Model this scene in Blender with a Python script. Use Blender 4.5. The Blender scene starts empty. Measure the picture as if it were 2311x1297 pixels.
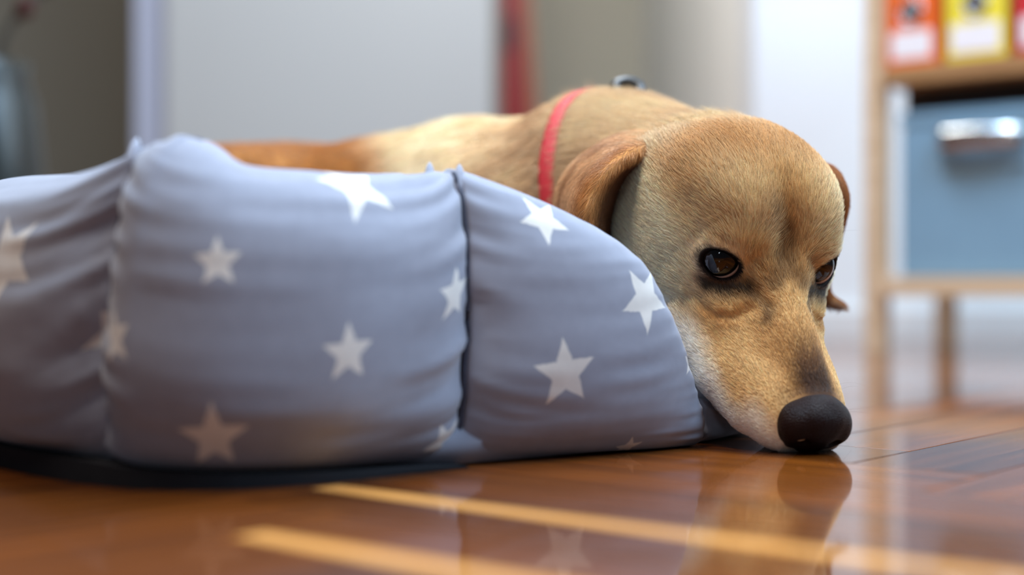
import bpy, math, random
import numpy as np
from mathutils import Vector, Matrix

random.seed(7)
RNG = np.random.default_rng(7)
SC = bpy.context.scene
COL = SC.collection

# ------------------------------------------------------------------ camera, world, lights, exposure
FPX, CX, CY, CAMH = 3210.0, 1155.5, 648.5, 0.085      # focal length in pixels, image centre, camera height
cam_d = bpy.data.cameras.new('camera')
cam = bpy.data.objects.new('camera', cam_d); COL.objects.link(cam)
cam.location = (0, 0, CAMH); cam.rotation_euler = (math.pi / 2, 0, 0)
cam_d.sensor_width = 36.0; cam_d.lens = 36.0 * FPX / 2311.0
cam_d.clip_start = 0.02; cam_d.clip_end = 60
cam_d.dof.use_dof = True; cam_d.dof.focus_distance = 0.762; cam_d.dof.aperture_fstop = 2.5
SC.camera = cam

wd = bpy.data.worlds.new('world'); SC.world = wd; wd.use_nodes = True
bg = wd.node_tree.nodes['Background']
bg.inputs[0].default_value = (0.62, 0.76, 1.0, 1); bg.inputs[1].default_value = 0.06

def area(name, loc, target, sx, sy, power, color):
    l = bpy.data.lights.new(name, 'AREA'); l.shape = 'RECTANGLE'; l.size = sx; l.size_y = sy
    l.energy = power; l.color = color
    o = bpy.data.objects.new(name, l); COL.objects.link(o); o.location = loc
    o.rotation_euler = (Vector(target) - Vector(loc)).to_track_quat('-Z', 'Y').to_euler()
    return o
area('window_light', (1.55, 1.25, 1.3), (0.5, 2.2, 0.35), 1.2, 1.3, 35, (0.66, 0.84, 1.0))
area('right_window', (0.95, 0.30, 1.6), (0.0, 0.72, 0.1), 0.8, 0.8, 30, (0.50, 0.74, 1.0))
area('skylight', (-0.12, 1.2, 2.2), (0.1, 0.85, 0.0), 0.8, 0.7, 58, (0.62, 0.80, 1.0))
area('back_fill', (-0.35, 2.5, 2.1), (-0.1, 2.75, 0.3), 0.9, 0.6, 38, (1.0, 0.95, 0.88))  # unseen fill light added overhead to brighten the back walls
area('front_window', (-0.26, 0.30, 1.6), (0.12, 0.8, 0.1), 0.35, 0.45, 17, (1.0, 0.92, 0.82))
area('catchlight_fill', (-0.35, -1.2, 1.0), (0.1, 0.8, 0.1), 0.22, 0.30, 2.6, (0.75, 0.87, 1.0))  # small unseen light added for the eye catchlight and slight front fill

SC.view_settings.view_transform = 'Standard'; SC.view_settings.look = 'None'
SC.view_settings.exposure = 0.12; SC.view_settings.gamma = 1.0
SC.view_settings.use_curve_mapping = False

# ------------------------------------------------------------------ helpers
def srgb(r, g, b):
    return tuple((c / 255 / 12.92) if c / 255 <= 0.04045 else ((c / 255 + 0.055) / 1.055) ** 2.4 for c in (r, g, b))
def S(r, g, b): return np.array(srgb(r, g, b), np.float32)

def P(u, v, d):
    """point (cm) seen at photograph position (u, v) at distance d cm"""
    return np.array([(u - CX) / FPX * d, d, CAMH * 100 - (v - CY) / FPX * d])

def mat(name, color, rough=0.5, metal=0.0, spec=0.5, noise=None, bump=None, coat=0.0, sheen=0.0):
    m = bpy.data.materials.new(name); m.use_nodes = True
    nt = m.node_tree; b = nt.nodes['Principled BSDF']
    b.inputs['Base Color'].default_value = (*color, 1); b.inputs['Roughness'].default_value = rough
    b.inputs['Metallic'].default_value = metal; b.inputs['Specular IOR Level'].default_value = spec
    b.inputs['Coat Weight'].default_value = coat; b.inputs['Sheen Weight'].default_value = sheen
    tc = None
    if noise or bump:
        tc = nt.nodes.new('ShaderNodeTexCoord')
    if noise:
        sc_, amt = noise
        n = nt.nodes.new('ShaderNodeTexNoise'); n.inputs['Scale'].default_value = sc_; n.inputs['Detail'].default_value = 4
        nt.links.new(tc.outputs['Object'], n.inputs['Vector'])
        mx = nt.nodes.new('ShaderNodeMix'); mx.data_type = 'RGBA'
        mx.inputs['A'].default_value = (*[c * (1 - amt) for c in color], 1)
        mx.inputs['B'].default_value = (*[min(1, c * (1 + amt)) for c in color], 1)
        nt.links.new(n.outputs['Fac'], mx.inputs['Factor']); nt.links.new(mx.outputs['Result'], b.inputs['Base Color'])
    if bump:
        sc_, st = bump
        n = nt.nodes.new('ShaderNodeTexNoise'); n.inputs['Scale'].default_value = sc_; n.inputs['Detail'].default_value = 3
        nt.links.new(tc.outputs['Object'], n.inputs['Vector'])
        bp = nt.nodes.new('ShaderNodeBump'); bp.inputs['Strength'].default_value = st; bp.inputs['Distance'].default_value = 0.002
        nt.links.new(n.outputs['Fac'], bp.inputs['Height']); nt.links.new(bp.outputs['Normal'], b.inputs['Normal'])
    return m

def link(name, me, m=None, parent=None, smooth=False):
    o = bpy.data.objects.new(name, me); COL.objects.link(o)
    if m is not None:
        me.materials.clear(); me.materials.append(m)
    if parent is not None: o.parent = parent
    if smooth: me.polygons.foreach_set('use_smooth', np.ones(len(me.polygons), bool))
    return o
def mesh(name, verts, faces):
    me = bpy.data.meshes.new(name)
    me.from_pydata([tuple(map(float, v)) for v in verts], [], [tuple(map(int, f)) for f in faces]); me.update()
    return me
def mesh_np(name, verts, quads):
    me = bpy.data.meshes.new(name)
    nv, nf, k = len(verts), len(quads), quads.shape[1]
    me.vertices.add(nv); me.vertices.foreach_set('co', np.ascontiguousarray(verts, np.float32).ravel())
    me.loops.add(nf * k); me.loops.foreach_set('vertex_index', np.ascontiguousarray(quads, np.int32).ravel())
    me.polygons.add(nf); me.polygons.foreach_set('loop_start', np.arange(nf, dtype=np.int32) * k)
    me.update(calc_edges=True); me.validate()
    return me
def tag(o, label=None, cat=None, group=None, kind=None):
    if label: o['label'] = label
    if cat: o['category'] = cat
    if group: o['group'] = group
    if kind: o['kind'] = kind
    return o
def empty(name, loc=(0, 0, 0), rz=0):
    o = bpy.data.objects.new(name, None); COL.objects.link(o); o.location = loc; o.rotation_euler = (0, 0, rz)
    o.empty_display_size = 0.02
    return o
def box_mesh(name, x0, x1, y0, y1, z0, z1, bev=0.0):
    import bmesh
    bm = bmesh.new()
    bmesh.ops.create_cube(bm, size=1)
    for v in bm.verts:
        v.co = Vector(((x0 + x1) / 2 + v.co.x * (x1 - x0), (y0 + y1) / 2 + v.co.y * (y1 - y0), (z0 + z1) / 2 + v.co.z * (z1 - z0)))
    if bev > 0:
        bmesh.ops.bevel(bm, geom=list(bm.edges), offset=bev, segments=2, affect='EDGES', profile=0.7)
    me = bpy.data.meshes.new(name); bm.to_mesh(me); bm.free()
    return me
def lathe_mesh(name, prof, n=40):
    vs, fs = [], []
    for r, z in prof:
        for i in range(n):
            a = 2 * math.pi * i / n; vs.append((r * math.cos(a), r * math.sin(a), z))
    for k in range(len(prof) - 1):
        for i in range(n):
            j = (i + 1) % n; fs.append((k * n + i, k * n + j, (k + 1) * n + j, (k + 1) * n + i))
    return mesh(name, vs, fs)
def tube_mesh(name, pts, rad, n=8, closed=False, flat=1.0, up=(0, 0, 1)):
    """tube along pts (metres); rad scalar or list; flat squeezes it along one axis"""
    pts = [Vector(p) for p in pts]; m = len(pts)
    rads = rad if hasattr(rad, '__len__') else [rad] * m
    vs, fs = [], []
    for i, p in enumerate(pts):
        t = (pts[(i + 1) % m] - pts[i - 1]) if closed else (pts[min(i + 1, m - 1)] - pts[max(i - 1, 0)])
        t.normalize(); a = t.cross(Vector(up))
        if a.length < 1e-4: a = t.cross(Vector((1, 0, 0)))
        a.normalize(); b = t.cross(a)
        for k in range(n):
            th = 2 * math.pi * k / n
            vs.append(p + a * (rads[i] * flat * math.cos(th)) + b * (rads[i] * math.sin(th)))
    rng = m if closed else m - 1
    for i in range(rng):
        for k in range(n):
            k2 = (k + 1) % n; j = (i + 1) % m
            fs.append((i * n + k, i * n + k2, j * n + k2, j * n + k))
    if not closed:
        fs.append(tuple(range(n))[::-1]); fs.append(tuple((m - 1) * n + k for k in range(n)))
    return mesh(name, vs, fs)
def smooth01(a, b, x):
    t = np.clip((x - a) / (b - a), 0, 1); return t * t * (3 - 2 * t)
def vnoise(p, seed=0):
    """value noise, p (n,3), about -1..1"""
    p = np.asarray(p, np.float64); i = np.floor(p).astype(np.int64); f = p - i; f = f * f * (3 - 2 * f)
    def h(ix, iy, iz):
        n = (ix * 374761393 + iy * 668265263 + iz * 2147483647 + seed * 974634777) & 0xffffffff
        n = ((n ^ (n >> 13)) * 1274126177) & 0xffffffff
        n = (n ^ (n >> 16)) & 0xffffffff
        return n / 2147483647.5 - 1.0
    r = 0
    for dx in (0, 1):
        for dy in (0, 1):
            for dz in (0, 1):
                w = (f[:, 0] if dx else 1 - f[:, 0]) * (f[:, 1] if dy else 1 - f[:, 1]) * (f[:, 2] if dz else 1 - f[:, 2])
                r = r + w * h(i[:, 0] + dx, i[:, 1] + dy, i[:, 2] + dz)
    return r
def catmull(ctrl, n):
    ctrl = np.asarray(ctrl, float); m = len(ctrl)
    t = np.linspace(0, m - 1, n); i = np.clip(np.floor(t).astype(int), 0, m - 2); f = (t - i)[:, None]
    f = f.reshape((-1,) + (1,) * (ctrl.ndim - 1))
    p0 = ctrl[np.maximum(i - 1, 0)]; p1 = ctrl[i]; p2 = ctrl[i + 1]; p3 = ctrl[np.minimum(i + 2, m - 1)]
    return 0.5 * (2 * p1 + (p2 - p0) * f + (2 * p0 - 5 * p1 + 4 * p2 - p3) * f ** 2 + (3 * p1 - p0 - 3 * p2 + p3) * f ** 3)

# ------------------------------------------------------------------ floor: herringbone parquet
def wood_mat(name, dark, light, rough, coat, streak=None, rnd=0.35, gscale=1.0):
    m = bpy.data.materials.new(name); m.use_nodes = True
    nt = m.node_tree; N = nt.nodes; Lk = nt.links; b = N['Principled BSDF']
    tc = N.new('ShaderNodeTexCoord'); oi = N.new('ShaderNodeObjectInfo')
    add = N.new('ShaderNodeVectorMath'); add.operation = 'ADD'
    mul = N.new('ShaderNodeVectorMath'); mul.operation = 'SCALE'; mul.inputs['Scale'].default_value = 37.0
    cmb = N.new('ShaderNodeCombineXYZ')
    Lk.new(oi.outputs['Random'], cmb.inputs[0]); Lk.new(oi.outputs['Random'], cmb.inputs[1])
    Lk.new(cmb.outputs[0], mul.inputs[0]); Lk.new(tc.outputs['Object'], add.inputs[0]); Lk.new(mul.outputs[0], add.inputs[1])
    mp = N.new('ShaderNodeMapping'); mp.inputs['Scale'].default_value = (3 * gscale, 60 * gscale, 60 * gscale)
    Lk.new(add.outputs[0], mp.inputs[0])
    n1 = N.new('ShaderNodeTexNoise'); n1.inputs['Scale'].default_value = 1.6; n1.inputs['Detail'].default_value = 6
    n1.inputs['Distortion'].default_value = 0.6
    Lk.new(mp.outputs[0], n1.inputs['Vector'])
    rmp = N.new('ShaderNodeValToRGB'); e = rmp.color_ramp.elements
    e[0].position = 0.3; e[0].color = (*dark, 1); e[1].position = 0.72; e[1].color = (*light, 1)
    Lk.new(n1.outputs['Fac'], rmp.inputs[0])
    hv = N.new('ShaderNodeHueSaturation')
    mr = N.new('ShaderNodeMapRange'); mr.inputs['To Min'].default_value = 1 - rnd; mr.inputs['To Max'].default_value = 1 + rnd
    Lk.new(oi.outputs['Random'], mr.inputs['Value']); Lk.new(mr.outputs[0], hv.inputs['Value'])
    Lk.new(rmp.outputs[0], hv.inputs['Color'])
    out = hv.outputs[0]
    if streak:
        y0, y1, col = streak
        sx = N.new('ShaderNodeSeparateXYZ'); Lk.new(tc.outputs['Object'], sx.inputs[0])
        wob = N.new('ShaderNodeMath'); wob.operation = 'MULTIPLY_ADD'; wob.inputs[1].default_value = 0.006
        Lk.new(n1.outputs['Fac'], wob.inputs[0]); Lk.new(sx.outputs['Y'], wob.inputs[2])
        a = N.new('ShaderNodeMapRange'); a.interpolation_type = 'SMOOTHSTEP'
        a.inputs['From Min'].default_value = y0; a.inputs['From Max'].default_value = y0 + 0.004
        c = N.new('ShaderNodeMapRange'); c.interpolation_type = 'SMOOTHSTEP'
        c.inputs['From Min'].default_value = y1; c.inputs['From Max'].default_value = y1 - 0.004
        Lk.new(wob.outputs[0], a.inputs['Value']); Lk.new(wob.outputs[0], c.inputs['Value'])
        ml = N.new('ShaderNodeMath'); ml.operation = 'MULTIPLY'; Lk.new(a.outputs[0], ml.inputs[0]); Lk.new(c.outputs[0], ml.inputs[1])
        mx = N.new('ShaderNodeMix'); mx.data_type = 'RGBA'; mx.inputs['B'].default_value = (*col, 1)
        Lk.new(ml.outputs[0], mx.inputs['Factor']); Lk.new(out, mx.inputs['A']); out = mx.outputs['Result']
    Lk.new(out, b.inputs['Base Color'])
    b.inputs['Roughness'].default_value = rough; b.inputs['Coat Weight'].default_value = coat
    b.inputs['Coat Roughness'].default_value = 0.06; b.inputs['Specular IOR Level'].default_value = 0.06
    bp = N.new('ShaderNodeBump'); bp.inputs['Strength'].default_value = 0.06; bp.inputs['Distance'].default_value = 0.001
    Lk.new(n1.outputs['Fac'], bp.inputs['Height']); Lk.new(bp.outputs['Normal'], b.inputs['Normal'])
    return m
WD, WL = srgb(78, 38, 9), srgb(134, 70, 18)
M_PLANK = wood_mat('varnished_parquet', WD, WL, 0.35, 0.9)
M_UNDER = mat('subfloor', srgb(30, 20, 14), 0.9, noise=(30, 0.2))

floor = link('floor', box_mesh('floor', -2.4, 2.4, -0.6, 4.6, -0.05, -0.013), M_UNDER); tag(floor, kind='structure')
PW, PL, GAP = 0.066, 0.40, 0.0005
plank_me = box_mesh('plank', GAP / 2, PL - GAP / 2, GAP / 2, PW - GAP / 2, -0.014, 0.0, 0.0007); plank_me.materials.append(M_PLANK)
PA = math.radians(50); PSL = 0.090; PORG = Vector((0.149 + PSL * math.cos(PA), 0.670 + PSL * math.sin(PA), 0))     # a joint crosses the floor here
def plank_center(org, ang): return org + Vector((math.cos(ang), math.sin(ang), 0)) * PL / 2
planks = []
ca, sa = math.cos(PA), math.sin(PA)
for i in range(-90, 90):
    for k in range(-14, 14):
        for vert in (0, 1):
            if not vert: a, b, ang = i * PW - k * PL, i * PW + k * PL, PA
            else: a, b, ang = i * PW - k * PL + PW, (i + 1) * PW + k * PL, PA + math.pi / 2
            org = Vector((PORG.x + a * ca - b * sa, PORG.y + a * sa + b * ca, 0))
            c = org + Vector((math.cos(ang) * PL / 2 - math.sin(ang) * PW / 2, math.sin(ang) * PL / 2 + math.cos(ang) * PW / 2, 0))
            if 0.1 < c.y < 2.6 and abs(c.x) < 0.28 + 0.40 * c.y and not (c.y > 2.42 and c.x > 0.4):
                planks.append((org, ang, vert, c))
planks.sort(key=lambda q: q[3].y)
PALE_BANDS = [(0.022, 0.522), (-0.045, 0.452)]            # two boards carry a pale band through these points
for org, ang, vert, c in planks:
    me = plank_me
    for q in PALE_BANDS:
        d = Vector((q[0], q[1], 0)) - org
        lx = d.x * math.cos(ang) + d.y * math.sin(ang); ly = -d.x * math.sin(ang) + d.y * math.cos(ang)
        if 0 < lx < PL and 0 < ly < PW:
            print('pale_band', vert, round(lx, 3), round(ly, 3))
            me = plank_me.copy(); me.materials.clear()
            me.materials.append(wood_mat('varnished_parquet_pale_band', WD, WL, 0.35, 0.9, streak=(ly - 0.006, ly + 0.012, srgb(236, 166, 88))))
    o = link('plank', me, None, floor); o.location = org; o.rotation_euler = (0, 0, ang)
print('planks', len(planks))

# the same boards run on to the far wall and off to the sides as one plain piece
M_FAR = wood_mat('parquet_far', WD, WL, 0.35, 0.9)
far = link('parquet_beyond', box_mesh('parquet_beyond', -2.4, 2.4, -0.6, 4.6, -0.013, -0.0045), M_FAR, floor)
tag(far, kind='stuff')

# ------------------------------------------------------------------ walls and background
M_WHITEWALL = mat('white_plaster', srgb(232, 234, 236), 0.8, noise=(3, 0.02), bump=(200, 0.05))
M_CREAM_SHADED = mat('cream_plaster_shaded', srgb(186, 178, 160), 0.85, noise=(3, 0.03), bump=(200, 0.05))  # darker plaster: the shade on the back wall is put into its colour
M_OLIVE = mat('dark_olive_plaster', srgb(134, 128, 114), 0.85, noise=(2, 0.06), bump=(200, 0.05))
M_BASE = mat('white_paint', srgb(225, 225, 225), 0.45, noise=(5, 0.02))
def wall(name, a, b, z1, thick, m, side):
    a, b = Vector(a), Vector(b); d = (b - a).normalized(); nrm = Vector((-d.y, d.x)) * side
    vs = []
    for p in (a, b, b + nrm * thick, a + nrm * thick): vs += [(p.x, p.y, -0.01), (p.x, p.y, z1)]
    me = mesh(name, vs, [(0, 2, 3, 1), (2, 4, 5, 3), (4, 6, 7, 5), (6, 0, 1, 7), (1, 3, 5, 7), (0, 6, 4, 2)])
    o = link(name, me, m); tag(o, kind='structure'); return o
M_CREAM_LIT = mat('cream_plaster_lit', srgb(244, 242, 234), 0.8, noise=(3, 0.02), bump=(200, 0.05))  # paler plaster: the light on the return wall is put into its colour
wall('wall_right', (0.395, 2.32), (2.2, 2.32), 2.2, 0.12, M_WHITEWALL, 1)
wall('wall_return', (0.395, 2.44), (0.33, 3.6), 2.2, 0.10, M_CREAM_LIT, -1)
wall('wall_back', (-0.80, 3.6), (0.44, 3.6), 2.2, 0.12, M_CREAM_SHADED, 1)
wall('wall_left', (-2.4, 3.3), (-0.80, 3.45), 2.2, 0.12, M_OLIVE, 1)
bb = link('baseboard_right', box_mesh('baseboard_right', 0.395, 2.2, 2.306, 2.319, 0.0, 0.05, 0.003), M_BASE); tag(bb, kind='structure')

# white cabinet with a filler strip
cab = empty('white_cabinet', (-0.335, 2.85, 0)); tag(cab, 'tall plain white cabinet standing behind the dog', 'cabinet')
M_CAB = mat('white_cabinet_paint', srgb(178, 175, 171), 0.35, noise=(2, 0.02))
M_STRIP = mat('lavender_grey_strip', srgb(172, 172, 186), 0.4, noise=(2, 0.02))
link('body', box_mesh('body', -0.30, 0.30, -0.23, 0.29, 0.06, 1.9, 0.004), M_CAB, cab)
link('plinth', box_mesh('plinth', -0.29, 0.29, -0.20, 0.28, 0.0, 0.06), M_STRIP, cab)
link('door', box_mesh('door', -0.298, 0.298, -0.25, -0.231, 0.065, 1.895, 0.003), M_CAB, cab)
link('side_panel', box_mesh('side_panel', -0.362, -0.302, -0.225, 0.29, 0.0, 1.9, 0.003), M_STRIP, cab)

# dark red board leaning in the gap beside the cabinet
rb = empty('leaning_board', (-0.0, 2.66, 0)); tag(rb, 'dark red tapered wooden board leaning beside the white cabinet', 'board')
M_RED = mat('red_lacquer', srgb(122, 14, 10), 0.4, noise=(8, 0.12)); M_BRN = mat('brown_wood_edge', srgb(140, 84, 52), 0.5, noise=(20, 0.15))
M_DKRED = mat('dark_red_band', srgb(62, 20, 22), 0.5, noise=(20, 0.1))
def slanted(name, zs, x0s, x1s, y0, y1, m):
    vs = []
    for z, a, b in zip(zs, x0s, x1s): vs += [(a, y0, z), (b, y0, z), (b, y1, z), (a, y1, z)]
    fs = [(3, 2, 1, 0)]
    n = len(zs)
    for k in range(n - 1):
        for i in range(4):
            j = (i + 1) % 4; fs.append((k * 4 + i, k * 4 + j, k * 4 + 4 + j, k * 4 + 4 + i))
    fs.append(tuple((n - 1) * 4 + i for i in range(4)))
    return link(name, mesh(name, vs, fs), m, rb)
def bx(z): return 0.056 - 0.058 * z
slanted('face_board', [0, .3, .7, 1.1], [-0.020] * 4, [bx(0), bx(.3), bx(.7), bx(1.1)], 0, 0.016, M_RED)
slanted('edge_strip', [0, .3, .7, 1.1], [bx(0) + .001, bx(.3) + .001, bx(.7) + .001, bx(1.1) + .001], [bx(0) + .018, bx(.3) + .018, bx(.7) + .017, bx(1.1) + .016], -0.004, 0.02, M_BRN)
slanted('band', [.53, .59], [-0.014] * 2, [0.006] * 2, -0.003, -0.0005, M_DKRED)

# tall dark floor vase with branches at the left
vase = empty('floor_vase', (-0.648, 1.75, 0)); tag(vase, 'tall dark floor vase holding bare branches at the left edge', 'vase')
M_VASE = mat('dark_glaze', srgb(30, 34, 32), 0.3, noise=(10, 0.2))
link('pot', lathe_mesh('pot', [(0.0, 0), (0.055, 0), (0.062, 0.01), (0.068, .10), (0.070, .22), (0.062, .31), (0.05, .345), (0.054, .36), (0.048, .36), (0.045, .34), (0.058, .28), (0.0, .27)]), M_VASE, vase, True)
M_TWIG = mat('dark_twig', srgb(62, 58, 50), 0.7, noise=(60, 0.3)); M_BUD = mat('reddish_bud', srgb(74, 38, 34), 0.6, noise=(60, 0.2))
M_LEAF = mat('dark_leaf', srgb(58, 66, 58), 0.5, noise=(30, 0.2))
for k, (pts, rr) in enumerate([([(0.0, 0, .30), (.03, -.01, .40), (.075, 0, .455), (.11, .01, .52), (.12, .0, .62)], .006),
                               ([(0.0, 0, .30), (-.02, .02, .42), (.02, .03, .55), (.05, .02, .68)], .005),
                               ([(0.0, 0, .30), (-.05, .0, .44), (-.09, -.02, .60)], .005)]):
    br = link('branch', tube_mesh('branch', catmull(pts, 14), list(np.linspace(rr, rr * .5, 14)), 7), M_TWIG, vase, True)
    for q in catmull(pts, 7)[2:]:
        o = link('bud', lathe_mesh('bud', [(0, -.016), (.008, -.010), (.012, 0), (.009, .012), (0, .02)], 10), M_BUD, br, True)
        o.location = Vector(q) + Vector((.008, -.004, .004)); o.rotation_euler = (0.5, 0.6 - k * .3, 0)
    for q in catmull(pts, 6)[3:]:
        vs = [(0, 0, 0), (.013, .002, .022), (.011, .003, .045), (0, .001, .065), (-.011, .003, .045), (-.013, .002, .022), (0, .004, .024), (0, .004, .046)]
        lf = link('leaf', mesh('leaf', vs, [(0, 1, 6), (1, 2, 7, 6), (2, 3, 7), (0, 6, 5), (6, 7, 4, 5), (7, 3, 4)]), M_LEAF, br)
        lf.location = Vector(q); lf.rotation_euler = (0.7, 0.9 - k * .7, 0.4 * k)

# ------------------------------------------------------------------ open wooden shelf with box and binders
SR = math.radians(-40)
SX = Vector((math.cos(SR), math.sin(SR), 0)); SY = Vector((-math.sin(SR), math.cos(SR), 0))
shelf = empty('wooden_shelf', (0.460, 1.86, 0), SR)
tag(shelf, 'open light wood shelf unit by the white wall', 'shelf')
M_PINE = wood_mat('pine', srgb(200, 166, 132), srgb(218, 188, 156), 0.5, 0.1, rnd=0.05)
M_PINE_D = wood_mat('brown_shelf_board', srgb(150, 108, 70), srgb(178, 134, 92), 0.5, 0.1, rnd=0.05)
SW, SD = 0.62, 0.22
for px, py in ((0, 0), (SW, 0), (0, SD), (SW, SD)):
    link('post', box_mesh('post', px, px + 0.026, py, py + 0.026, 0, 1.3, 0.002), M_PINE, shelf)
for z in (0.074, 0.345, 0.62, 0.9):
    link('shelf_board', box_mesh('shelf_board', 0.027, SW - 0.001, -0.004, SD + 0.02, z, z + 0.024, 0.002), M_PINE_D if z > .3 else M_PINE, shelf)

link('shade_strip', box_mesh('shade_strip', 0.03, SW - 0.004, 0.06, 0.078, 0.3105, 0.3445, 0.002), mat('shade_brown', srgb(44, 35, 31), 0.6, noise=(30, .2)), shelf)  # added dark strip that stands in for the shade above the box
def shelf_pt(x, y, z): return Vector((0.460, 1.86, 0)) + SX * x + SY * y + Vector((0, 0, z))
# grey-blue storage box
sb = empty('storage_box', shelf_pt(0.046, 0.012, 0.0985), SR)
tag(sb, 'grey blue fabric storage box with metal handle on the lower shelf', 'box')
M_BOX = mat('grey_blue_fabric', srgb(122, 152, 172), 0.75, noise=(40, 0.05), bump=(600, 0.1)); M_CHROME = mat('brushed_metal', srgb(205, 212, 216), 0.22, 1.0, noise=(30, .03))
link('body', box_mesh('body', 0, 0.34, 0, 0.20, 0, 0.194, 0.004), M_BOX, sb)
link('lid', box_mesh('lid', -0.002, 0.342, -0.002, 0.202, 0.195, 0.211, 0.003), M_BOX, sb)
hp = link('label_plate', box_mesh('label_plate', 0.055, 0.165, -0.004, -0.0003, 0.135, 0.188, 0.0015), M_BOX, sb)
link('handle', tube_mesh('handle', catmull([(0.060, -0.003, 0.176), (0.062, -0.013, 0.174), (0.072, -0.02, 0.172), (0.11, -0.022, 0.172), (0.148, -0.02, 0.172), (0.158, -0.013, 0.174), (0.16, -0.003, 0.176)], 28), 0.014, 12, flat=0.55), M_CHROME, hp, True)

# lever-arch binders with finger rings and labels
M_INK = mat('label_paper', srgb(236, 226, 226), 0.7, noise=(60, 0.03)); M_HOLE = mat('finger_hole', srgb(60, 48, 44), 0.6, noise=(20, 0.1))
def binder(x, wdt, colr, label):
    o = empty('binder', shelf_pt(x, 0.004, 0.3695), SR); tag(o, label, 'binder', 'binders on the upper shelf')
    m = mat('binder_card', colr, 0.45, noise=(25, 0.05)); mp = mat('binder_paper_block', srgb(228, 222, 210), 0.8, noise=(80, .05))
    link('spine', box_mesh('spine', 0, wdt, 0, 0.004, 0, 0.31, 0.0012), m, o)
    link('cover', box_mesh('cover', 0, 0.003, 0.0042, 0.195, 0, 0.31, 0.001), m, o)
    link('cover', box_mesh('cover', wdt - 0.003, wdt, 0.0042, 0.195, 0, 0.31, 0.001), m, o)
    link('paper_block', box_mesh('paper_block', 0.006, wdt - 0.006, 0.02, 0.19, 0.003, 0.30), mp, o)
    r = 0.014; pts = [(wdt / 2 + r * math.cos(a), -0.0012, 0.069 + r * math.sin(a)) for a in np.linspace(0, 2 * math.pi, 29)[:-1]]
    rg = link('finger_ring', tube_mesh('finger_ring', pts, 0.0024, 8, closed=True, up=(0, 1, 0)), M_CHROME, o, True)
    dv = lathe_mesh('hole', [(0, 0), (0.0125, 0), (0.0125, 0.001), (0, 0.001)], 24)
    h = link('hole', dv, M_HOLE, o); h.rotation_euler = (math.pi / 2, 0, 0); h.location = (wdt / 2, -0.0003, 0.069)
    link('label_card', box_mesh('label_card', 0.007, wdt - 0.007, -0.0012, -0.0002, 0.009, 0.044), M_INK, o)
binder(0.030, 0.068, srgb(238, 104, 34), 'orange binder on the upper shelf nearest the wooden post')
binder(0.110, 0.076, srgb(240, 214, 62), 'yellow binder between the orange and red binders')
binder(0.198, 0.076, srgb(206, 36, 48), 'red binder to the right of the yellow one')

# ------------------------------------------------------------------ dog bed
def star_group():
    g = bpy.data.node_groups.new('star', 'ShaderNodeTree')
    for nm, st in (('UV', 'NodeSocketVector'), ('Center', 'NodeSocketVector'), ('Rotation', 'NodeSocketFloat'), ('Size', 'NodeSocketFloat')):
        g.interface.new_socket(nm, in_out='INPUT', socket_type=st)
    g.interface.new_socket('Mask', in_out='OUTPUT', socket_type='NodeSocketFloat')
    N, Lk = g.nodes, g.links
    gi, go = N.new('NodeGroupInput'), N.new('NodeGroupOutput')
    def M(op, a=None, b=None, c=None):
        n = N.new('ShaderNodeMath'); n.operation = op
        for i, q in enumerate((a, b, c)):
            if q is None: continue
            if isinstance(q, (int, float)): n.inputs[i].default_value = q
            else: Lk.new(q, n.inputs[i])
        return n.outputs[0]
    sub = N.new('ShaderNodeVectorMath'); sub.operation = 'SUBTRACT'; Lk.new(gi.outputs['UV'], sub.inputs[0]); Lk.new(gi.outputs['Center'], sub.inputs[1])
    sep = N.new('ShaderNodeSeparateXYZ'); Lk.new(sub.outputs[0], sep.inputs[0])
    x, y = sep.outputs[0], sep.outputs[1]
    rho = M('DIVIDE', M('SQRT', M('ADD', M('MULTIPLY', x, x), M('MULTIPLY', y, y))), gi.outputs['Size'])
    ang = M('ADD', M('ARCTAN2', x, y), gi.outputs['Rotation'])
    th = M('PINGPONG', M('ADD', ang, 20 * math.pi), math.pi / 5)
    px, py = M('MULTIPLY', rho, M('COSINE', th)), M('MULTIPLY', rho, M('SINE', th))
    r = 0.44; ix, iy = r * math.cos(math.pi / 5), r * math.sin(math.pi / 5)
    ex, ey = ix - 1, iy; ln = math.hypot(ex, ey)
    # signed distance to the edge line, positive inside
    d = M('ADD', M('MULTIPLY', M('SUBTRACT', px, 1.0), -ey / ln * -1 * -1), M('MULTIPLY', py, ex / ln))
    mr = N.new('ShaderNodeMapRange'); mr.interpolation_type = 'SMOOTHSTEP'
    mr.inputs['From Min'].default_value = -0.015; mr.inputs['From Max'].default_value = 0.03
    Lk.new(d, mr.inputs['Value']); Lk.new(mr.outputs[0], go.inputs[0])
    return g
STAR = star_group()
FAB = srgb(144, 147, 162); STARC = srgb(220, 215, 210)
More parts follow.
